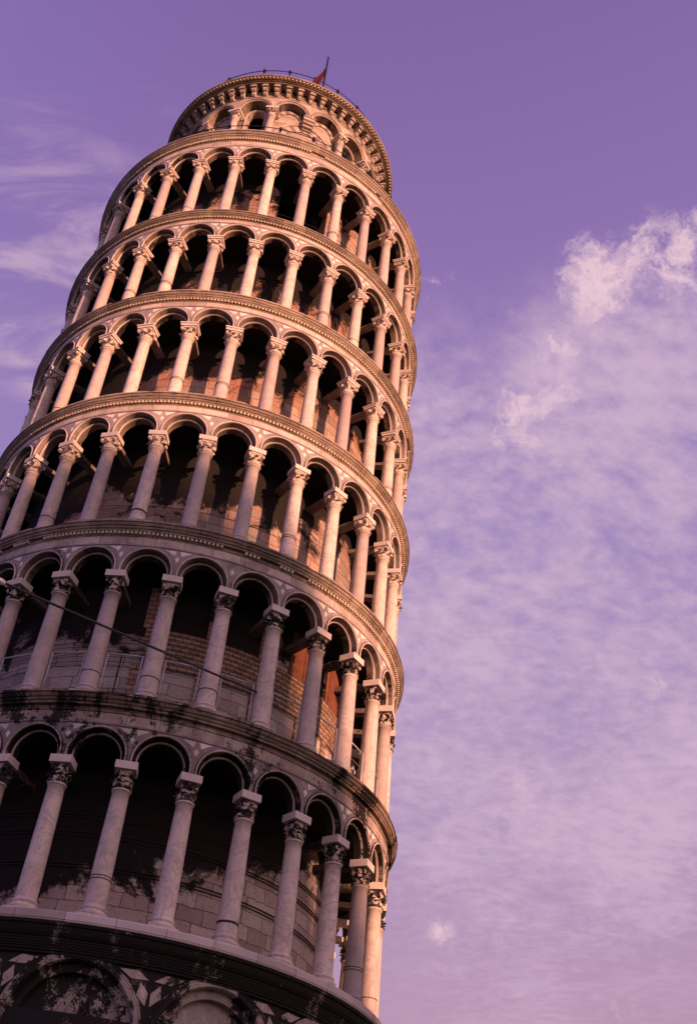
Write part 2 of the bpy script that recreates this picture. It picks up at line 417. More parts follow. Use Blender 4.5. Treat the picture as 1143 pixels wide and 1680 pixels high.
# ------------------------------------------------------------------ cornices
CPROF = [(0, 0), (.09, .02), (.11, .06), (.02, .09), (.02, .31), (.46, .315), (.48, .37), (.40, .40), (.42, .44), (.55, .47), (.64, .53), (.66, .57),
         (.56, .585), (.56, .62), (.72, .635), (.80, .69), (.88, .765), (.90, .79), (.80, .80), (.80, .83), (1.0, .84), (1.0, .965), (.985, 1.0)]
def cornice(k, r_face, r_rim, z0, z1, r_in, name='cornice', mat='cornice'):
    mb = MB(); pr = r_rim-r_face; hh = z1-z0
    prof = [(r_face+a*pr, z0+b*hh) for a, b in CPROF] + [(r_in, z1+.012)]
    n = 240; rows = []
    rng = random.Random(100+k)
    cuts = {}
    worn = .8 if k < 4 else .35
    for i in range(n):                                            # each 1.5 degree slice slightly out of true, some corners knocked off
        a = 2*pi*i/n
        if rng.random() < .04*worn*2: cuts = {j: rng.uniform(.03, .11) for j in range(len(prof)-3, len(prof))} if rng.random() < .6 else {}
        elif rng.random() < .35: cuts = {}
        rows.append([((r+rng.uniform(-.006, .006)-cuts.get(j, 0))*sin(a), -(r+rng.uniform(-.006, .006)-cuts.get(j, 0))*cos(a), z+rng.uniform(-.005, .005))
                     if 0 < j < len(prof)-1 else (r*sin(a), -r*cos(a), z) for j, (r, z) in enumerate(prof)])
    mb.grid(rows, 0, False, close=True)
    o = mb.build(name, [mat], tower)
    if k == 1: return o
    db = MB(); nd = 390; skip = 0
    for i in range(nd):
        if skip > 0: skip -= 1; continue
        if rng.random() < .018*worn: skip = rng.randint(1, 5); continue
        db.pbox(r_face+.01*pr, r_face+pr*rng.uniform(.37, .42), 2*pi*i/nd, .072, z0+hh*.115, z0+hh*.318, 0)
    db.build('dentil_course', ['beads'], o)
    return o

# ------------------------------------------------------------------ columns
def capital_mesh(name, H, r, wtop, seed, style):
    rng = random.Random(seed); mb = MB(); n = 24
    rows = []
    for i in range(n):                                            # bell that turns from round to square
        a = 2*pi*i/n; row = []
        for t_ in (0, .04, .08, .12, .3, .5, .7, .85, .95, 1.0):
            rr = r*(1.0 if t_ > .10 else (1.20 if .03 < t_ < .1 else 1.06)) + (wtop*.40-r)*max(0, (t_-.12)/.88)**1.6
            sq = min(1/abs(cos(a)) if abs(cos(a)) > .01 else 99, 1/abs(sin(a)) if abs(sin(a)) > .01 else 99)
            f = max(0, (t_-.5)/.5)**2; rr *= 1+(min(sq, 1.32)-1)*f
            row.append((rr*cos(a), rr*sin(a), H*t_*.88))
        rows.append(row)
    mb.grid(rows, 0, True, close=True)
    def leaf(a, z0, z1, w, out, lean):
        rows = []
        K = 6
        for k in range(K+1):
            u = k/K; zc = z0+(z1-z0)*(u if u < .8 else .8+(u-.8)*.1)
            rb = r*1.02+(wtop*.40-r)*max(0, (zc/H/.88-.12)/.88)**1.6+lean*u*u+out*(max(0, u-.55)/.45)**2
            if u > .9: zc -= (z1-z0)*.16
            ww = w*(1-.35*u*u) if u < .9 else w*.35
            row = []
            for j in (-1, -.5, 0, .5, 1):
                b = a+j*ww/max(rb, .05); rj = rb+.022*(1-abs(j))+(0.012 if k % 2 else 0)*(abs(j) > .9)
                row.append((rj*cos(b), rj*sin(b), zc))
            rows.append(row)
        mb.grid(rows, 0, False); mb.grid([[(p[0]*.93, p[1]*.93, p[2]-.012) for p in row] for row in rows], 0, False)
    N = 8
    for i in range(N):
        if rng.random() < .92: leaf(2*pi*(i+.5)/N, H*.12, H*rng.uniform(.43, .5), .085, .085*rng.uniform(.8, 1.2), .01)
        if style == 0 and rng.random() < .92: leaf(2*pi*i/N, H*.34, H*rng.uniform(.68, .76), .085, .10, .02)
    for i in range(4):                                            # corner volutes
        a = pi/4+i*pi/2; rc = wtop*.60
        pts = []
        for k in range(11):
            th = k/10*1.75*2*pi*.8; q = .075*(1-k/14)
            pts.append((cos(a)*(rc-.03+q*sin(th)), sin(a)*(rc-.03+q*sin(th)), H*.76+q*cos(th)-.02))
        lead = [(cos(a)*(r*1.08), sin(a)*(r*1.08), H*.42), (cos(a)*(wtop*.40), sin(a)*(wtop*.40), H*.68), (cos(a)*(rc-.05), sin(a)*(rc-.05), H*.80)]
        if rng.random() < .88: mb.tube(lead+pts, [.030]*3+[.034]*11, 6)
    if style == 1:
        for i in range(4):                                        # heads between the volutes
            a = i*pi/2
            for k in range(3):
                rr = wtop*(.40+.05*k); mb.box((0, 0, 0), (.10-.02*k, .13-.03*k, .15-.03*k), Matrix.Translation((cos(a)*rr, sin(a)*rr, H*.70)) @ Matrix.Rotation(a+.4*k, 4, 'Z'))
    # abacus with hollow sides
    ab = []
    for i in range(16):
        a = 2*pi*(i+.5)/16; sq = min(1/abs(cos(a)), 1/abs(sin(a))); ab.append((a, wtop*.50*(sq*.93 if sq > 1.2 else sq*.9)))
    mb.grid([[(q*s_*cos(a), q*s_*sin(a), H*z_) for s_, z_ in ((.2, .86), (.94, .86), (1.0, .90), (1.0, .985), (.2, .985))] for a, q in ab], 0, False, close=True)
    return mb.mesh(name, ['capital_black' if 'crusted' in name else 'capital'])

def shaft_mesh(name, H, r0, r1, plinth, ring=None, band=None):
    mb = MB(); n = 24
    prof = []
    if plinth:
        mb.box((0, 0, .05), (r0*2.75, r0*2.75, .10))
        prof += [(r0*1.30, .10), (r0*1.40, .13), (r0*1.40, .17), (r0*1.28, .205), (r0*1.12, .215), (r0*1.10, .245), (r0*1.20, .265), (r0*1.20, .30), (r0*1.04, .325), (r0, .37)]
    else: prof += [(r0*1.06, 0), (r0*1.06, .08), (r0, .11)]
    z_ = prof[-1][1]
    for k in range(1, 9):
        u = k/8; prof.append((r0+(r1-r0)*u**1.35, z_+(H-.06-z_)*u))
    prof += [(r1*1.10, H-.055), (r1*1.14, H-.03), (r1*1.10, H)]
    if ring: prof_r = ring
    rows = [[(r*cos(2*pi*i/n), r*sin(2*pi*i/n), z) for r, z in prof] for i in range(n)]
    mb.grid(rows, 0, True, close=True)
    for zb, wd, mi in (band or []):
        rr = r0+(r1-r0)*max(0, (zb-z_)/(H-z_))**1.35
        rows = [[((rr+q)*cos(2*pi*i/n), (rr+q)*sin(2*pi*i/n), zb+dz_) for q, dz_ in ((-.005, -wd/2), (.012, -wd/2), (.012, wd/2), (-.005, wd/2))] for i in range(n)]
        mb.grid(rows, mi, False, close=True)
    return mb.mesh(name, ['column', 'band'])

def impost_meshes(k, R, Hb, w, rw):
    """the block over the capital (front, flush with the arcade) and the stone beam running back to the core"""
    a = MB()
    a.box((0, -.005, Hb/2), (w, 2*(FACE+.055), Hb-.004))
    if Hb < .165: a.box((0, -.005, Hb-.035), (w+.05, 2*(FACE+.085), .055))
    b = MB(); y0 = FACE+.045; y1 = R-rw+.15
    bw = .34 if Hb > .2 else .26
    b.box((0, (y0+y1)/2, Hb*.5), (bw, y1-y0, Hb*.82))
    return a.mesh('impost_block', ['impost']), b.mesh('tie_beam', ['beam'])

for k in range(6):
    R = RC[k]; zf, zt, zn = ZF[k]+.012, ZT[k], ZF[k+1]
    Rf = R+FACE; h = Rf*DPHI/2; st = .11
    low = k < 2
    Hb = (.20, .20, .17, .16, .14, .13)[k]; w = (.54, .55, .55, .56, .54, .53)[k]; Hc = (.48, .46, .45, .45, .43, .43)[k]
    H = zt-Hb-Hc-zf
    r0, r1 = (.250, .205) if low else (.235-.004*k, .198-.004*k)
    shafts = [shaft_mesh('column', H, r0, r1, True),
              shaft_mesh('column', H, r0, r1, True, band=[(.62, .05, 1)]),
              shaft_mesh('column', H, r0, r1, True, band=[(.75, .018, 1)]),
              shaft_mesh('column', H, r0, r1, True, band=[(.95, .014, 1), (1.02, .014, 1)])]
    cap_name = 'black_crusted_capital' if low else 'capital'
    caps = [capital_mesh('%s' % (cap_name if low else 'capital'), Hc, r1*1.05, w-(.15 if low else .05), 10*k+s, s % 2) for s in range(4)]
    imp, beam = impost_meshes(k, R, Hb, w, RW[k])
    rest = MB()
    first = -6
    for i in range(-15, 15):
        a = PH[k]+i*DPHI
        shown = rad(-86) < a < rad(91)
        rng = random.Random(1000*k+i)
        sm_ = shafts[0] if rng.random() < .62 else rng.choice(shafts[2:])
        if k == 0 and i == 3-0 - 0 and False: pass
        if (k == 0 and i == 2) or (k == 2 and i == -1): sm_ = shafts[1]
        cm = rng.choice(caps)
        jr = rng.uniform(-.012, .012)
        if shown:
            c = put('column', sm_, tower, pol(R+jr, a, zf), a)
            q = put('capital', cm, c, (0, 0, H), 0)
            put('impost_block', imp, c, (0, 0, H+Hc), 0)
            put('tie_beam', beam, c, (0, 0, H+Hc), 0)
        else:
            mt = Matrix.Translation(pol(R, a, zf)) @ Matrix.Rotation(a, 4, 'Z')
            for me, dz_, mi in ((shafts[0], 0, 0), (caps[0], H, 1), (imp, H+Hc, 2), (beam, H+Hc, 2)):
                b0 = len(rest.v)
                rest.v += [tuple(mt @ (v.co+Vector((0, 0, dz_)))) for v in me.vertices]
                for pgn in me.polygons: rest.face([b0+x for x in pgn.vertices], mi if dz_ else (3 if pgn.material_index else 0), pgn.use_smooth)
    ro = rest.build('column', ['column', 'capital_black' if low else 'capital', 'impost', 'band'], tower, kind='stuff')
    # the arches: two orders, the outer one a thin proud rim
    PROF = [(.735*h, -.38), (.735*h, -.17), (.74*h, -.13), (.758*h, -.11), (.778*h, -.125), (.785*h, -.19), (.81*h, -.205), (.845*h, -.215), (.875*h, -.22), (.875*h, .012), (.884*h, .050),
            (.915*h, .056), (.935*h, .040), (.938*h, -.045), (.962*h, -.045), (.962*h, .0)]
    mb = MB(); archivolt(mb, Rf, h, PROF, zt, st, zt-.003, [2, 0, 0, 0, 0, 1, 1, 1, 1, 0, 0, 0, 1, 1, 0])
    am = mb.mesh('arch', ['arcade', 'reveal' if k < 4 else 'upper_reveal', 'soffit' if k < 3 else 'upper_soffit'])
    ztop = zt+st+.985*h+.015
    # spandrels and frieze
    sp = MB()
    for i in range(-15, 15):
        a = PH[k]+(i+.5)*DPHI
        one = MB()
        spandrel(one, Rf, h, .962*h, 0.0, zt, st, zt-.003, ztop, 0)
        spandrel(one, Rf, h, .735*h, -.38, zt, st, zt-.003, ztop+.1, 0, flip=True, steps=1)
        # inlay: two leaf-shaped triangles and a lozenge low between neighbouring arches
        rng = random.Random(55*k+i)
        for sgn in (-1, 1):
            def q(x, z): return bend((sgn*(h-x), z, .004), Rf)
            t_ = ztop
            tri = [q(.06*h, t_-.035), q(.50*h, t_-.035), q(.36*h, t_-.09), q(.12*h, t_-.20)]
            if sgn == 1: tri = tri[::-1]
            if rng.random() < .9: one.face([one.vert(p) for p in tri], 1)
            lo = [q(.0, t_-.22), q(.085*h, t_-.30), q(.0, t_-.44)]
            if sgn == 1: lo = lo[::-1]
            one.face([one.vert(p) for p in lo], 1)
        rot = Matrix.Rotation(a, 4, 'Z'); b0 = len(sp.v)
        sp.v += [tuple(rot @ Vector(p)) for p in one.v]
        for fc, mi in zip(one.f, one.m): sp.face([b0+x for x in fc], mi)
    zc0 = ztop+(zn-ztop)*.40
    sp.lathe([(Rf, ztop), (Rf+.022, ztop+.002), (Rf+.022, ztop+.05), (Rf+.004, ztop+.055)], n=240, mi=0)
    sp.lathe([(Rf+.004, ztop+.055), (Rf+.004, zc0), (Rf-.2, zc0)], n=240, mi=2)
    arc = sp.build('arcade', ['spandrel', 'inlay', 'frieze'], tower)
    rb = MB()
    for i in range(-15, 15):
        a = PH[k]+(i+.5)*DPHI
        if rad(-86) < a < rad(88): put('arch', am, arc, None, a)
        else:
            rot = Matrix.Rotation(a, 4, 'Z'); b0 = len(rb.v)
            rb.v += [tuple(rot @ v.co) for v in am.vertices]
            for pgn in am.polygons: rb.face([b0+x for x in pgn.vertices])
    rb.build('arch', ['arcade'], arc, kind='stuff')
    cornice(k+1, Rf+.004, RCN[k+1], zc0, zn, RW[min(k+1, 5)]-.4)
    # vault over the walk, core wall behind it
    vb = MB(); zv = ztop+.10; r_out = Rf-.37
    prof = []
    for j in range(9):
        u = j/8; prof.append((r_out+(RW[k]-.05-r_out)*u, zv-.28*(2*u-1)**2*.8))
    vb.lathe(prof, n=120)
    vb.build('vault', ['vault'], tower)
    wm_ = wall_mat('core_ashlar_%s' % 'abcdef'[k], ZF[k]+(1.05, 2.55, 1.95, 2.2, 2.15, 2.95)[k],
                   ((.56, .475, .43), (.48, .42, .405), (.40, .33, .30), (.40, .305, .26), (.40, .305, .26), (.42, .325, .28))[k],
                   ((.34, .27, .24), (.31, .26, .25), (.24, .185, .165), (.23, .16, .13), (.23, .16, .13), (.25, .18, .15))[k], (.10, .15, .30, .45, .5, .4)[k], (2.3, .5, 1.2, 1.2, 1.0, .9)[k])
    wb = MB()
    if k < 5:
        wb.lathe([(RW[k], zf-.05), (RW[k], zv+.05)], n=160)
    else:
        a0, a1 = rad(1.7), rad(22.5)
        lin = zf+4.55
        wb.lathe([(RW[k]-.9, zf), (RW[k], zf), (RW[k], lin), (RW[k]-.9, lin)], a1, a0+2*pi, n=160)
        for aa in (a0, a1):
            wb.face([wb.vert(pol(r, aa, z)) for r, z in ((RW[k], zf), (RW[k], lin), (RW[k]-.9, lin), (RW[k]-.9, zf))])
        wb.lathe([(RW[k]-.9, lin), (RW[k], lin), (RW[k], zv+.05)], n=160)
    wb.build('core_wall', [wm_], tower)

# ------------------------------------------------------------------ string bands, brick patch and wires on the core and the galleries
def ring_part(name, r, z, t_, mat, n=160, a0=None, a1=None):
    mb = MB()
    if a0 is None: mb.tube([pol(r, 2*pi*i/n, z) for i in range(n)], t_, 6, close=True)
    else: mb.tube([pol(r, a0+(a1-a0)*i/n, z) for i in range(n+1)], t_, 6)
    return mb.build(name, [mat], tower)
for z in (10.26, 10.34, 11.06, 11.14, 11.52, 11.60):
    ring_part('hoop_strand', RW[0]+.02, z+ZO, .016, 'band')
brk = MB(); brk.lathe([(RW[1]+.003, 16.0+ZO), (RW[1]+.05, 16.0+ZO), (RW[1]+.05, 17.22+ZO), (RW[1]+.003, 17.22+ZO)], rad(-9), rad(62), n=60)
brk.build('brick_patch', ['brick'], tower)
for a_ in (-9.5, 7.5, 23, 39, 52, 63):
    pb = MB(); pb.pbox(RW[1]-.05, RW[1]+.06, rad(a_), .26, ZF[1]+.03, 15.995+ZO); pb.build('brick_pier', ['brick'], tower); pb = MB(); pb.pbox(RW[1]-.05, RW[1]+.06, rad(a_+1.0), .30, 17.225+ZO, 18.6+ZO)
    pb.build('brick_pier', ['plaster' if a_ > 30 else 'brick'], tower)
for a_, b_ in ((33, 47), (50, 61)):
    pb = MB(); pb.lathe([(RW[1]+.003, 17.23+ZO), (RW[1]+.035, 17.23+ZO), (RW[1]+.035, 18.75+ZO), (RW[1]+.003, 18.75+ZO)], rad(a_), rad(b_), n=16); pb.build('plaster_patch', ['plaster'], tower)
for i in range(9):
    ring_part('hoop_strand', RW[1]+.075, 15.86+ZO+.155*i, .008, 'band')
for k in (2, 5):
    ring_part('guard_wire', RC[k], ZF[k]+.95, .007, 'band')
ring_part('guard_wire', RC[5], ZF[5]+.5, .007, 'band')

# ------------------------------------------------------------------ ground storey (only its crown is in sight): black ledge cornice, blind arches, lozenges
gs = MB()
R0 = 7.55
zl = ZF[0]
gs.lathe([(7.62, zl-.80), (7.62, zl-.74), (7.66, zl-.735), (7.66, zl-.69), (7.69, zl-.685), (7.69, zl-.645), (7.715, zl-.64), (7.715, zl-.60), (7.74, zl-.595), (7.74, zl-.55),
          (7.765, zl-.545), (7.765, zl-.50), (7.80, zl-.49), (7.86, zl-.42), (7.90, zl-.33), (7.905, zl-.29), (7.95, zl-.28), (7.965, zl-.22)], n=240, mi=0)
gs.lathe([(7.965, zl-.22), (7.985, zl-.21), (7.985, zl-.185)], n=240, mi=1)
gs.lathe([(7.985, zl-.185), (8.0, zl-.175), (8.0, zl-.03), (7.97, zl+.0), (RW[0]-.3, zl+.012)], n=240, mi=2)
gs.lathe([(7.95, .30), (7.75, .34), (7.55, .62), (7.52, .66), (7.48, zl-1.9)], n=180, mi=0)
gw = gs.build('ground_storey', ['black_cornice', 'ledge', 'ledge'], tower)
hb = R0*rad(12); zs0 = 6.28+ZO; top0 = zl-.80
PRO0 = [(.74*hb, -.34), (.74*hb, -.16), (.80*hb, -.13), (.82*hb, -.16), (.86*hb, -.16), (.86*hb, -.02), (.88*hb, .05), (.93*hb, .06), (.95*hb, .03), (.97*hb, .05), (.985*hb, .03), (.985*hb, -.02)]
mb = MB(); archivolt(mb, R0, hb, [(.15*hb, -.345)]+PRO0, zs0, 0.0, 5.0)
mb.face([mb.vert(bend((x, z, -.35), R0)) for x, z in ((-.95*hb, 5.0), (.95*hb, 5.0), (.95*hb, zs0+hb), (-.95*hb, zs0+hb))], 1)
ba = mb.mesh('blind_arch', ['ground_arch', 'black_cornice'])
mb = MB()
spandrel(mb, R0, hb, .98*hb, .0, zs0, 0, 5.0, top0, 0)
def flat_poly(mb, pts, d, mi, th=.03):
    ids = [mb.vert(bend((x, z, d), R0)) for x, z in pts]; mb.face(ids, mi)
    for i in range(len(pts)):
        (x0, z0), (x1, z1) = pts[i], pts[(i+1) % len(pts)]
        mb.face([mb.vert(bend(p, R0)) for p in ((x0, z0, d), (x0, z0, d-th), (x1, z1, d-th), (x1, z1, d))], mi)
for sgn in (-1, 1):
    flat_poly(mb, [(sgn*(hb-.05), top0-.75), (sgn*(hb-.27), top0-.55), (sgn*(hb-.22), top0-.28), (sgn*(hb-.03), top0-.48)], .02, 1)
    flat_poly(mb, [(sgn*(hb-.06), top0-.22), (sgn*(hb-.32), top0-.05), (sgn*(hb-.72), top0-.07), (sgn*(hb-.44), top0-.24)], .02, 1)
pan = mb.mesh('spandrel_panel', ['black_cornice', 'ground_inlay'])
mb = MB()
zc_ = 6.52+ZO
for o_, i_, mi in ((.80, .70, 0), (.50, .42, 0)):
    for s_, q in ((1, 1), (-1, 1), (1, -1), (-1, -1)):
        P4 = [(0, zc_+q*o_), (s_*o_*.62, zc_), (s_*i_*.62, zc_), (0, zc_+q*i_)]
        ids = [mb.vert(bend((x, z, -.30), R0)) for x, z in P4]; mb.face(ids, 0)
        ids = [mb.vert(bend((x, z, -.345), R0)) for x, z in P4]; mb.face(ids[::-1], 0)
        for i in range(4):
            A, B = P4[i], P4[(i+1) % 4]
            mb.face([mb.vert(bend(p, R0)) for p in ((*A, -.30), (*A, -.345), (*B, -.345), (*B, -.30))], 0)
loz = mb.mesh('lozenge', ['ground_arch'])
for i in range(-7, 8):
    a = rad(-4.4+24*i)
    put('blind_arch', ba, gw, None, a); put('spandrel_panel', pan, gw, None, a);
    if i % 2 == 0: put('lozenge', loz, gw, None, a)

# ------------------------------------------------------------------ belfry
BX = -.09
bel = put('belfry', None, tower, (BX, 0, 0)); bel.empty_display_size = .3
RB = 4.97; RI = 4.52; zb0 = ZF[6]+.012; zsB = 46.40+ZO; A0 = rad(-21)
bw = MB()
hB = RB*rad(10)
top_b = 47.33+ZO
PB = [(.80*hB, -.44), (.80*hB, -.03), (.83*hB, .0), (.88*hB, .0), (.885*hB, .04), (.93*hB, .05), (.945*hB, .02), (.97*hB, .05), (.985*hB, .02), (.985*hB, -.02)]
mb = MB(); archivolt(mb, RB, hB, PB, zsB, 0.0, zsB-.05, [1, 0, 0, 1, 0, 0, 1, 0, 0]); bam = mb.mesh('arch', ['belfry_stone', 'upper_reveal'])
for i in range(18):
    a = A0+i*rad(20); one = MB()
    spandrel(one, RB, hB, .98*hB, 0.0, zsB, 0, zsB-.05, top_b, 0)
    rot = Matrix.Rotation(a, 4, 'Z'); b0 = len(bw.v)
    bw.v += [tuple(rot @ Vector(p)) for p in one.v]
    for fc, mi in zip(one.f, one.m): bw.face([b0+x for x in fc], mi)
bw.lathe([(RB, top_b), (RB+.03, top_b), (RB+.03, top_b+.06), (RB+.0, top_b+.07), (RB, 47.80+ZO)], n=180)
outer = bw.build('belfry_face', ['belfry_stone'], bel)
for i in range(18): put('arch', bam, outer, None, A0+i*rad(20))
# recessed wall: solid between, a round-headed opening in each third bay
banded = None
m_, t_ = new_mat('banded_belfry_marble')
P_, a_, z_ = cyl(t_)
band = t_.math('FRACT', t_.math('DIVIDE', z_, .62))
dark = t_.math('MULTIPLY', t_.math('GREATER_THAN', band, .68), .55)
nn = t_.noise(P_, 3, 5, .6)
colb = t_.mix(dark, (.44, .36, .33), (.24, .185, .17)); colb = t_.mix(t_.math('MULTIPLY', t_.ramp(nn, .45, .7), .4), colb, (.28, .22, .20))
v_ = t_.comb(t_.math('MULTIPLY', a_, 4.5), z_)
bk_ = t_.n('ShaderNodeTexBrick', Vector=v_, Color1=(1, 1, 1), Color2=(.8, .76, .74), Mortar=(.3, .26, .25), Scale=1.0, Mortar__Size=.008, Brick__Width=.7, Row__Height=.31)
colb = t_.mix(1.0, colb, bk_.outputs[0], 'MULTIPLY'); finish(t_, colb, .85, nn, .02, .5)
M['banded'] = m_
iw = MB(); wo_ = .40
for i in range(6):
    ac = A0+i*rad(60); half = RI*rad(10)
    one = MB()
    zso = 46.42+ZO
    archivolt(one, RI, half, [(wo_, -.30), (wo_, 0.0)], zso, 0, zb0, 0)
    spandrel(one, RI, half, wo_, 0.0, zso, 0, zb0, 48.0+ZO, 0)
    rot = Matrix.Rotation(ac, 4, 'Z'); b0 = len(iw.v)
    iw.v += [tuple(rot @ Vector(p)) for p in one.v]
    for fc in one.f: iw.face([b0+x for x in fc], 0)
    iw.lathe([(RI, zb0), (RI, 48.0+ZO)], ac+rad(10), ac+rad(50), n=24)
iw.build('belfry_wall', ['banded'], bel)
bv = MB(); bv.lathe([(RI-.02, 47.55+ZO), (3.2, 47.7+ZO), (0.0, 47.8+ZO)], n=48); bv.lathe([(3.75, zb0), (3.75, 47.6+ZO)], n=48); bv.build('bell_chamber_shade_lining', ['vault'], bel)  # near-black lining paints the shade seen through the belfry openings
for i in range(6):
    ac = A0+i*rad(60)
    # moulded frame round the opening
    fr = MB(); archivolt(fr, RI, 1, [(wo_+.02, .0), (wo_+.02, .05), (wo_+.07, .07), (wo_+.12, .05), (wo_+.12, .0)], 46.42+ZO, 0, zb0)
    put('opening_frame', fr.mesh('opening_frame', ['belfry_stone']), bel, None, ac)
    # columns beside the opening
    for s_ in (-1, 1):
        a = ac+s_*rad(10); Hc = .42; zcap = zsB-.16
        H = zcap-Hc-zb0
        cmb = shaft_mesh('belfry_column', H, .19, .165, True)
        c = put('belfry_column', cmb, bel, pol(RB-.10, a, zb0), a)
    # striped portal and the bracket in the wide blind bay
    am_ = ac+rad(30)
    pm = MB(); nv = 17; zc_ = 44.75+ZO; ri, ro = .92, 1.30
    for j in range(nv):
        t0, t1 = pi*j/nv, pi*(j+1)/nv
        P4 = [(ri*cos(t0), zc_+ri*sin(t0)), (ro*cos(t0), zc_+ro*sin(t0)), (ro*cos(t1), zc_+ro*sin(t1)), (ri*cos(t1), zc_+ri*sin(t1))]
        mi = j % 2
        pm.face([pm.vert(bend((x, z, .05), RI)) for x, z in P4], mi)
        for u in range(4):
            A, B = P4[u], P4[(u+1) % 4]; pm.face([pm.vert(bend(p, RI)) for p in ((*A, .05), (*A, -.01), (*B, -.01), (*B, .05))], mi)
    rows = [[bend(((ro+q)*cos(pi*j/24), zc_+(ro+q)*sin(pi*j/24), d), RI) for q, d in ((.0, .05), (.01, .10), (.08, .12), (.14, .09), (.15, -.01))] for j in range(25)]
    pm.grid(rows, 0)
    put('striped_arch', pm.mesh('striped_arch', ['belfry_stone', 'darkstone']), bel, None, am_)
    for e_ in (-10, 10):                                          # striped inner order of the two blind arches
        vm_ = MB(); nv = 9; zc_ = 46.36+ZO; ri, ro = .46, .68
        for j in range(nv):
            t0, t1 = pi*j/nv, pi*(j+1)/nv
            P4 = [(ri*cos(t0), zc_+ri*sin(t0)), (ro*cos(t0), zc_+ro*sin(t0)), (ro*cos(t1), zc_+ro*sin(t1)), (ri*cos(t1), zc_+ri*sin(t1))]
            vm_.face([vm_.vert(bend((x, z, .06), RI)) for x, z in P4], j % 2)
            for u in range(4):
                A, B = P4[u], P4[(u+1) % 4]; vm_.face([vm_.vert(bend(p, RI)) for p in ((*A, .06), (*A, -.01), (*B, -.01), (*B, .06))], j % 2)
        put('striped_arch', vm_.mesh('striped_arch', ['belfry_stone', 'darkstone']), bel, None, am_+rad(e_))
    br = MB()
    for dz0, dz1, pr in ((-.05, .0, .10), (-.22, -.05, .06), (-.36, -.22, -.02), (-.48, -.36, -.14), (-.56, -.48, -.28)):
        br.pbox(RI-.02, RB+pr-.04, 0, .52+pr*.5, zsB-.05+dz0, zsB-.05+dz1)
    for j in range(7):
        br.pbox(RI, RB-.03, rad(-2.4+.8*j), .035, zsB-.34, zsB-.10)
    put('bracket', br.mesh('bracket', ['belfry_stone']), bel, None, am_)
# capitals of the belfry columns
cm = capital_mesh('belfry_capital', .42, .17, .46, 5, 0)
im = MB(); im.box((0, .05, .055), (.56, .62, .11)); imm = im.mesh('impost_block', ['impost'])
for c in [o for o in bel.children if o.name.startswith('belfry_column')]:
    a = c.rotation_euler.z; zcap = zsB-.16
    put('belfry_capital', cm, bel, pol(RB-.10, a, zcap-.42), a)
    put('impost_block', imm, bel, pol(RB-.10, a, zcap), a)
# corbel table
cb = MB(); z0, z1 = 47.36+ZO, 47.80+ZO
n_ = 60
for r_, z_ in ((0, 0),):
    def corb(mb):
        wd = .20
        prof = [(RB-.02, z0-.02), (RB+.10, z0), (RB+.17, z0+.05), (RB+.19, z0+.12), (RB+.15, z0+.17), (RB+.24, z0+.19), (RB+.30, z0+.24), (RB+.31, z0+.31), (RB+.26, z0+.345), (RB-.02, z0+.345)]
        L_ = [mb.vert((-wd/2*(1 if j > 4 else .72), -r, z)) for j, (r, z) in enumerate(prof)]
        R_ = [mb.vert((wd/2*(1 if j > 4 else .72), -r, z)) for j, (r, z) in enumerate(prof)]
        n2 = len(prof)
        for j in range(n2): mb.face((L_[j], L_[(j+1) % n2], R_[(j+1) % n2], R_[j]))
        mb.face(L_[::-1]); mb.face(R_)
        mb.box((0, -(RB+.17), z0+.375), (.30, .44, .06))
    corb(cb)
cbm = cb.mesh('corbel', ['belfry_stone'])
for i in range(n_): put('corbel', cbm, bel, None, 2*pi*i/n_+rad(1.5))
# little arches over the corbels and the beaded cornice
cbk = MB(); cbk.lathe([(RB+.006, z0+.02), (RB+.006, z0+.42)], n=120); cbk.build('corbel_shade_backing', ['upper_reveal'], bel)
co = MB(); hh = (RB+.40)*pi/n_
for i in range(n_):
    one = MB()
    spandrel(one, RB+.38, hh, .66*hh, 0, z0+.405, 0, z0+.400, z1+.10, 0, steps=1)
    archivolt(one, RB+.38, hh, [(.66*hh, -.36), (.66*hh, 0)], z0+.405, 0, z0+.400)
    rot = Matrix.Rotation(2*pi*(i+.5)/n_+rad(1.5), 4, 'Z'); b0 = len(co.v)
    co.v += [tuple(rot @ Vector(p)) for p in one.v]
    for fc in one.f: co.face([b0+x for x in fc], 0)
zr = 48.15+ZO
co.lathe([(RB+.38, z1+.08), (RB+.42, z1+.085), (RB+.42, z1+.13), (RB+.50, z1+.14), (RB+.50, z1+.17), (RB+.56, z1+.175), (RB+.56, zr-.10), (RB+.66, zr-.095), (RB+.69, zr-.07), (RB+.69, zr-.015), (RB+.66, zr), (2.0, zr+.25), (0.0, zr+.4)], n=180, mi=0)
cc = co.build('belfry_cornice', ['cornice'], bel)
bd = MB()
for i in range(200):
    a = 2*pi*i/200
    bd.pbox(RB+.54, RB+.635, a, .105, z1+.175, zr-.105, 0, .8)
bd.build('bead_course', ['beads'], cc)

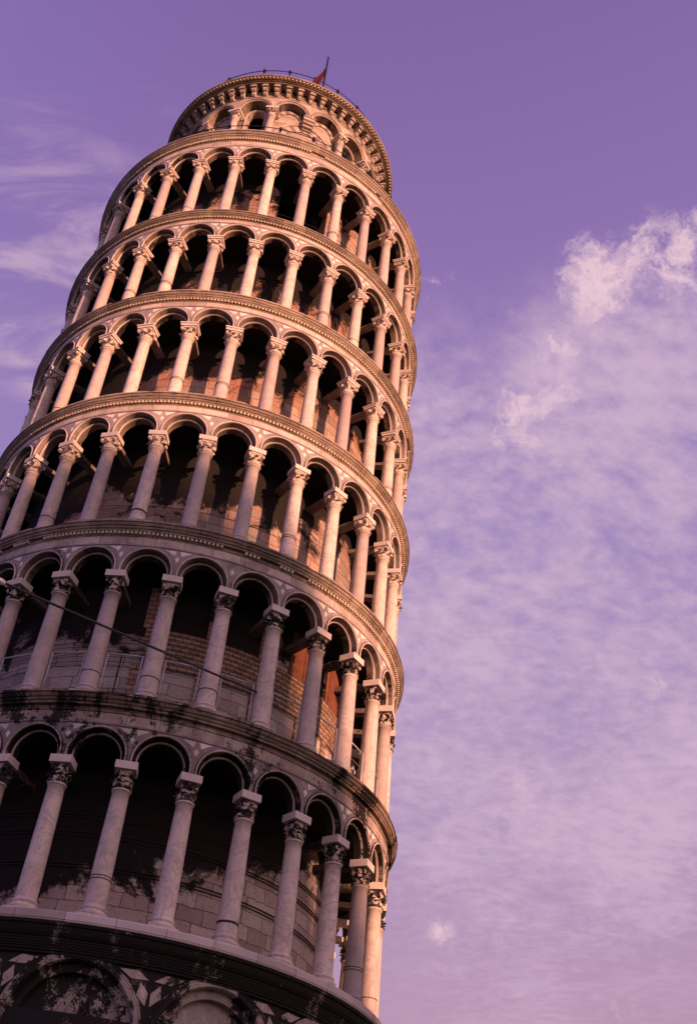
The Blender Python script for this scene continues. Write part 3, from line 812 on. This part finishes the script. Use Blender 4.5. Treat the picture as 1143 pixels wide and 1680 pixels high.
# ------------------------------------------------------------------ railings, flag, lamp, cable: things standing on the tower
def ring_railing(label, cat, r, z, hgt, step, phase, knob, cx=0.0):
    t = thing('ring_railing', label, cat, mw=TOWER @ Matrix.Translation((cx, 0, z)))
    mb = MB(); n = 180; mb.tube([pol(r, 2*pi*i/n, hgt) for i in range(n)], .022, 6, close=True); mb.build('rail', ['iron'], t)
    pm = MB(); pm.tube([(0, 0, 0), (0, 0, hgt+.02)], .024, 6)
    if knob:
        q = [(.0, hgt+.0), (.05, hgt+.02), (.075, hgt+.06), (.05, hgt+.10), (.02, hgt+.12), (.012, hgt+.2)]
        pm.grid([[(r_*cos(2*pi*i/8), r_*sin(2*pi*i/8), z_) for r_, z_ in q] for i in range(8)], 0, True, close=True)
        pm.box((0, 0, hgt-.04), (.11, .11, .10))
    me = pm.mesh('post', ['iron'])
    for i in range(int(round(360/step))):
        a = phase+rad(step)*i; put('post', me, t, pol(r, a, 0), a)
    return t
ring_railing('thin black iron railing round the very top of the belfry roof', 'railing', 5.12, zr, 1.30, 13.6, rad(-19.9), True, BX)
ring_railing('black iron railing on the terrace around the foot of the belfry', 'railing', 6.9, ZF[6]+.012, .95, 11.8, rad(-3.7), True)

fl = thing('flag', 'small crimson flag hanging from thin dark pole above the belfry railing', 'flag', mw=TOWER @ Matrix.Translation(pol(5.2, rad(11.0), zr-.02)))
mb = MB(); mb.tube([(0, 0, 0), (.0, 0, 1.4), (-.02, 0, 3.55)], [.055, .05, .042], 8); mb.build('flag_pole', ['iron'], fl)
mb = MB(); rows = []
tw = TOWER.to_3x3()
for i in range(15):                                              # cloth falling in folds from the upper hoist corner
    u = i/14; row = []
    for j in range(9):
        v = j/8; wd = .12+.50*u
        x = -.055-(.16*u+.28*u*u)*.75 - wd*(v-.5)*1.0*.62 - .08*u
        row.append((x, .05*sin(v*9+u*3)*u+.03*sin(u*8), 2.40-1.80*u+.06*u*sin(v*7)+.10*(v-.5)))
    rows.append(row)
mb.grid(rows, 0, True)
mb.grid([[(p[0], p[1]+.012, p[2]) for p in r] for r in rows], 0, True, flip=True)
mb.build('flag_cloth', ['flag'], fl)

for i in range(-4, 6):                                           # steel panels between the columns of the second gallery
    a0 = PH[1]+DPHI*i; am_ = a0+DPHI/2
    side = ('in far left bay', 'in second bay from left', 'in bay left of the floodlight', 'beneath the grey floodlight', 'before left end of orange bricks',
            'before middle of orange bricks', 'before right part of orange bricks', 'before the sunlit red plaster', 'in second bay from right', 'in far right bay')[i+4]
    t = thing('railing_panel', 'grey steel railing panel between marble columns ' + side, 'railing', 'steel railing panels of the lower gallery', mw=on_tower(RC[1]-.05, am_, ZF[1]+.012))
    wd = .98
    mb = MB(); mb.tube([(-wd/2, 0, 1.44), (wd/2, 0, 1.44)], .024, 6); mb.build('top_rail', ['galv'], t)
    for s_ in (-1, 1):
        mb = MB(); mb.tube([(s_*(wd/2-.03), 0, 0), (s_*(wd/2-.03), 0, 1.44)], .024, 6); mb.box((s_*(wd/2-.03), 0, .01), (.10, .10, .016)); mb.build('post', ['galv'], t)
    for z in (.5, .97):
        mb = MB(); mb.tube([(-wd/2+.03, 0, z), (wd/2-.03, 0, z)], .006, 5); mb.build('wire', ['galv'], t)

lt = thing('floodlight', 'grey floodlight on a bracket behind the railing, left of the orange bricks', 'floodlight', mw=on_tower(6.35, rad(-10.2), ZF[1]+.012))
mb = MB(); mb.tube([(-.30, .05, 0), (-.30, .05, 2.02), (-.22, 0, 2.12), (-.05, 0, 2.18)], .022, 6); mb.build('bracket', ['iron'], lt)
mb = MB()
q = [(.0, -.20), (.05, -.20), (.075, -.14), (.08, .0), (.105, .10), (.145, .20), (.15, .23), (.135, .23), (.09, .14), (.0, .12)]
mt = Matrix.Translation((.10, 0, 2.24)) @ Matrix.Rotation(rad(78), 4, 'Y') @ Matrix.Rotation(rad(15), 4, 'X')
mb.grid([[mt @ Vector((r_*cos(2*pi*i/14), r_*sin(2*pi*i/14), z_)) for r_, z_ in q] for i in range(14)], 0, True, close=True)
mb.build('lamp_housing', ['lamp'], lt)

# steel stay cable running from the left to the second gallery
def world_at(x, y, dist): return cam.matrix_world.translation+pix_dir(x, y)*dist
e1 = TOWER @ pol(7.32, rad(18.7), 15.30+ZO)
e0 = world_at(2, 954, 25.0)
dirc = (e0-e1).normalized()
far = e0+dirc*30
cb_ = thing('stay_cable', 'dark steel stay cable with bright socket crossing in front of the lower left columns', 'cable')
cb_.location = e1
mb = MB(); pts = []
for i in range(41):
    p = e1.lerp(far, i/40)-e1; pts.append(p)
mb.tube(pts, .030, 8); mb.build('cable', ['cable'], cb_)
mb = MB(); s0 = e0-e1; mb.tube([s0+dirc*(-.10), s0+dirc*.0, s0+dirc*.55], [.05, .075, .075], 10); mb.build('socket', ['socket'], cb_)

# ------------------------------------------------------------------ the lawn and the cathedral whose dome shades the lower tower
g = MB(); g.grid([[(-1500, -1500, -.02), (1500, -1500, -.02)], [(-1500, 1500, -.02), (1500, 1500, -.02)]]); go = g.build('ground', ['grass']); go['kind'] = 'structure'
DIST = 95.0
sh = Vector((sun_dir.x, sun_dir.y, 0)).normalized(); uh = Vector((cos(SUN_AZ), sin(SUN_AZ), 0))
lift = DIST*math.tan(SUN_EL)
ctr = sh*DIST + uh*(-7.0)
ct = thing('cathedral', 'great domed marble cathedral standing across the lawn from the tower', 'cathedral', mw=Matrix.Translation(ctr) @ Matrix.Rotation(SUN_AZ, 4, 'Z'))
prof = [(0, 25.6+lift), (.6, 25.2+lift), (2.5, 24.7+lift), (5.0, 23.8+lift), (7.0, 22.4+lift), (8.2, 20.2+lift), (9.2, 17.0+lift), (10.3, 14.0+lift), (11.5, 11.0+lift), (12.4, 7.0+lift), (12.6, 0.0)]
M['cathedral'] = stone_mat('cathedral_marble', (.52, .46, .43), (.44, .39, .37), stain=-.5)
mb = MB(); mb.lathe(prof, n=64, smooth=True); mb.build('dome', ['lead'], ct)
mb = MB()
mb.box((-38, 0, 9), (52, 17, 18)); 
for s_ in (-1, 1): mb.face([mb.vert(p) for p in ((-64, s_*9.2, 17.8), (-12, s_*9.2, 17.8), (-12, 0, 23), (-64, 0, 23))])
mb.build('nave', ['cathedral'], ct)

if __name__ == '__main__':
    print('objects', len(bpy.data.objects), 'verts', sum(len(o.data.vertices) for o in bpy.data.objects if o.type == 'MESH'))
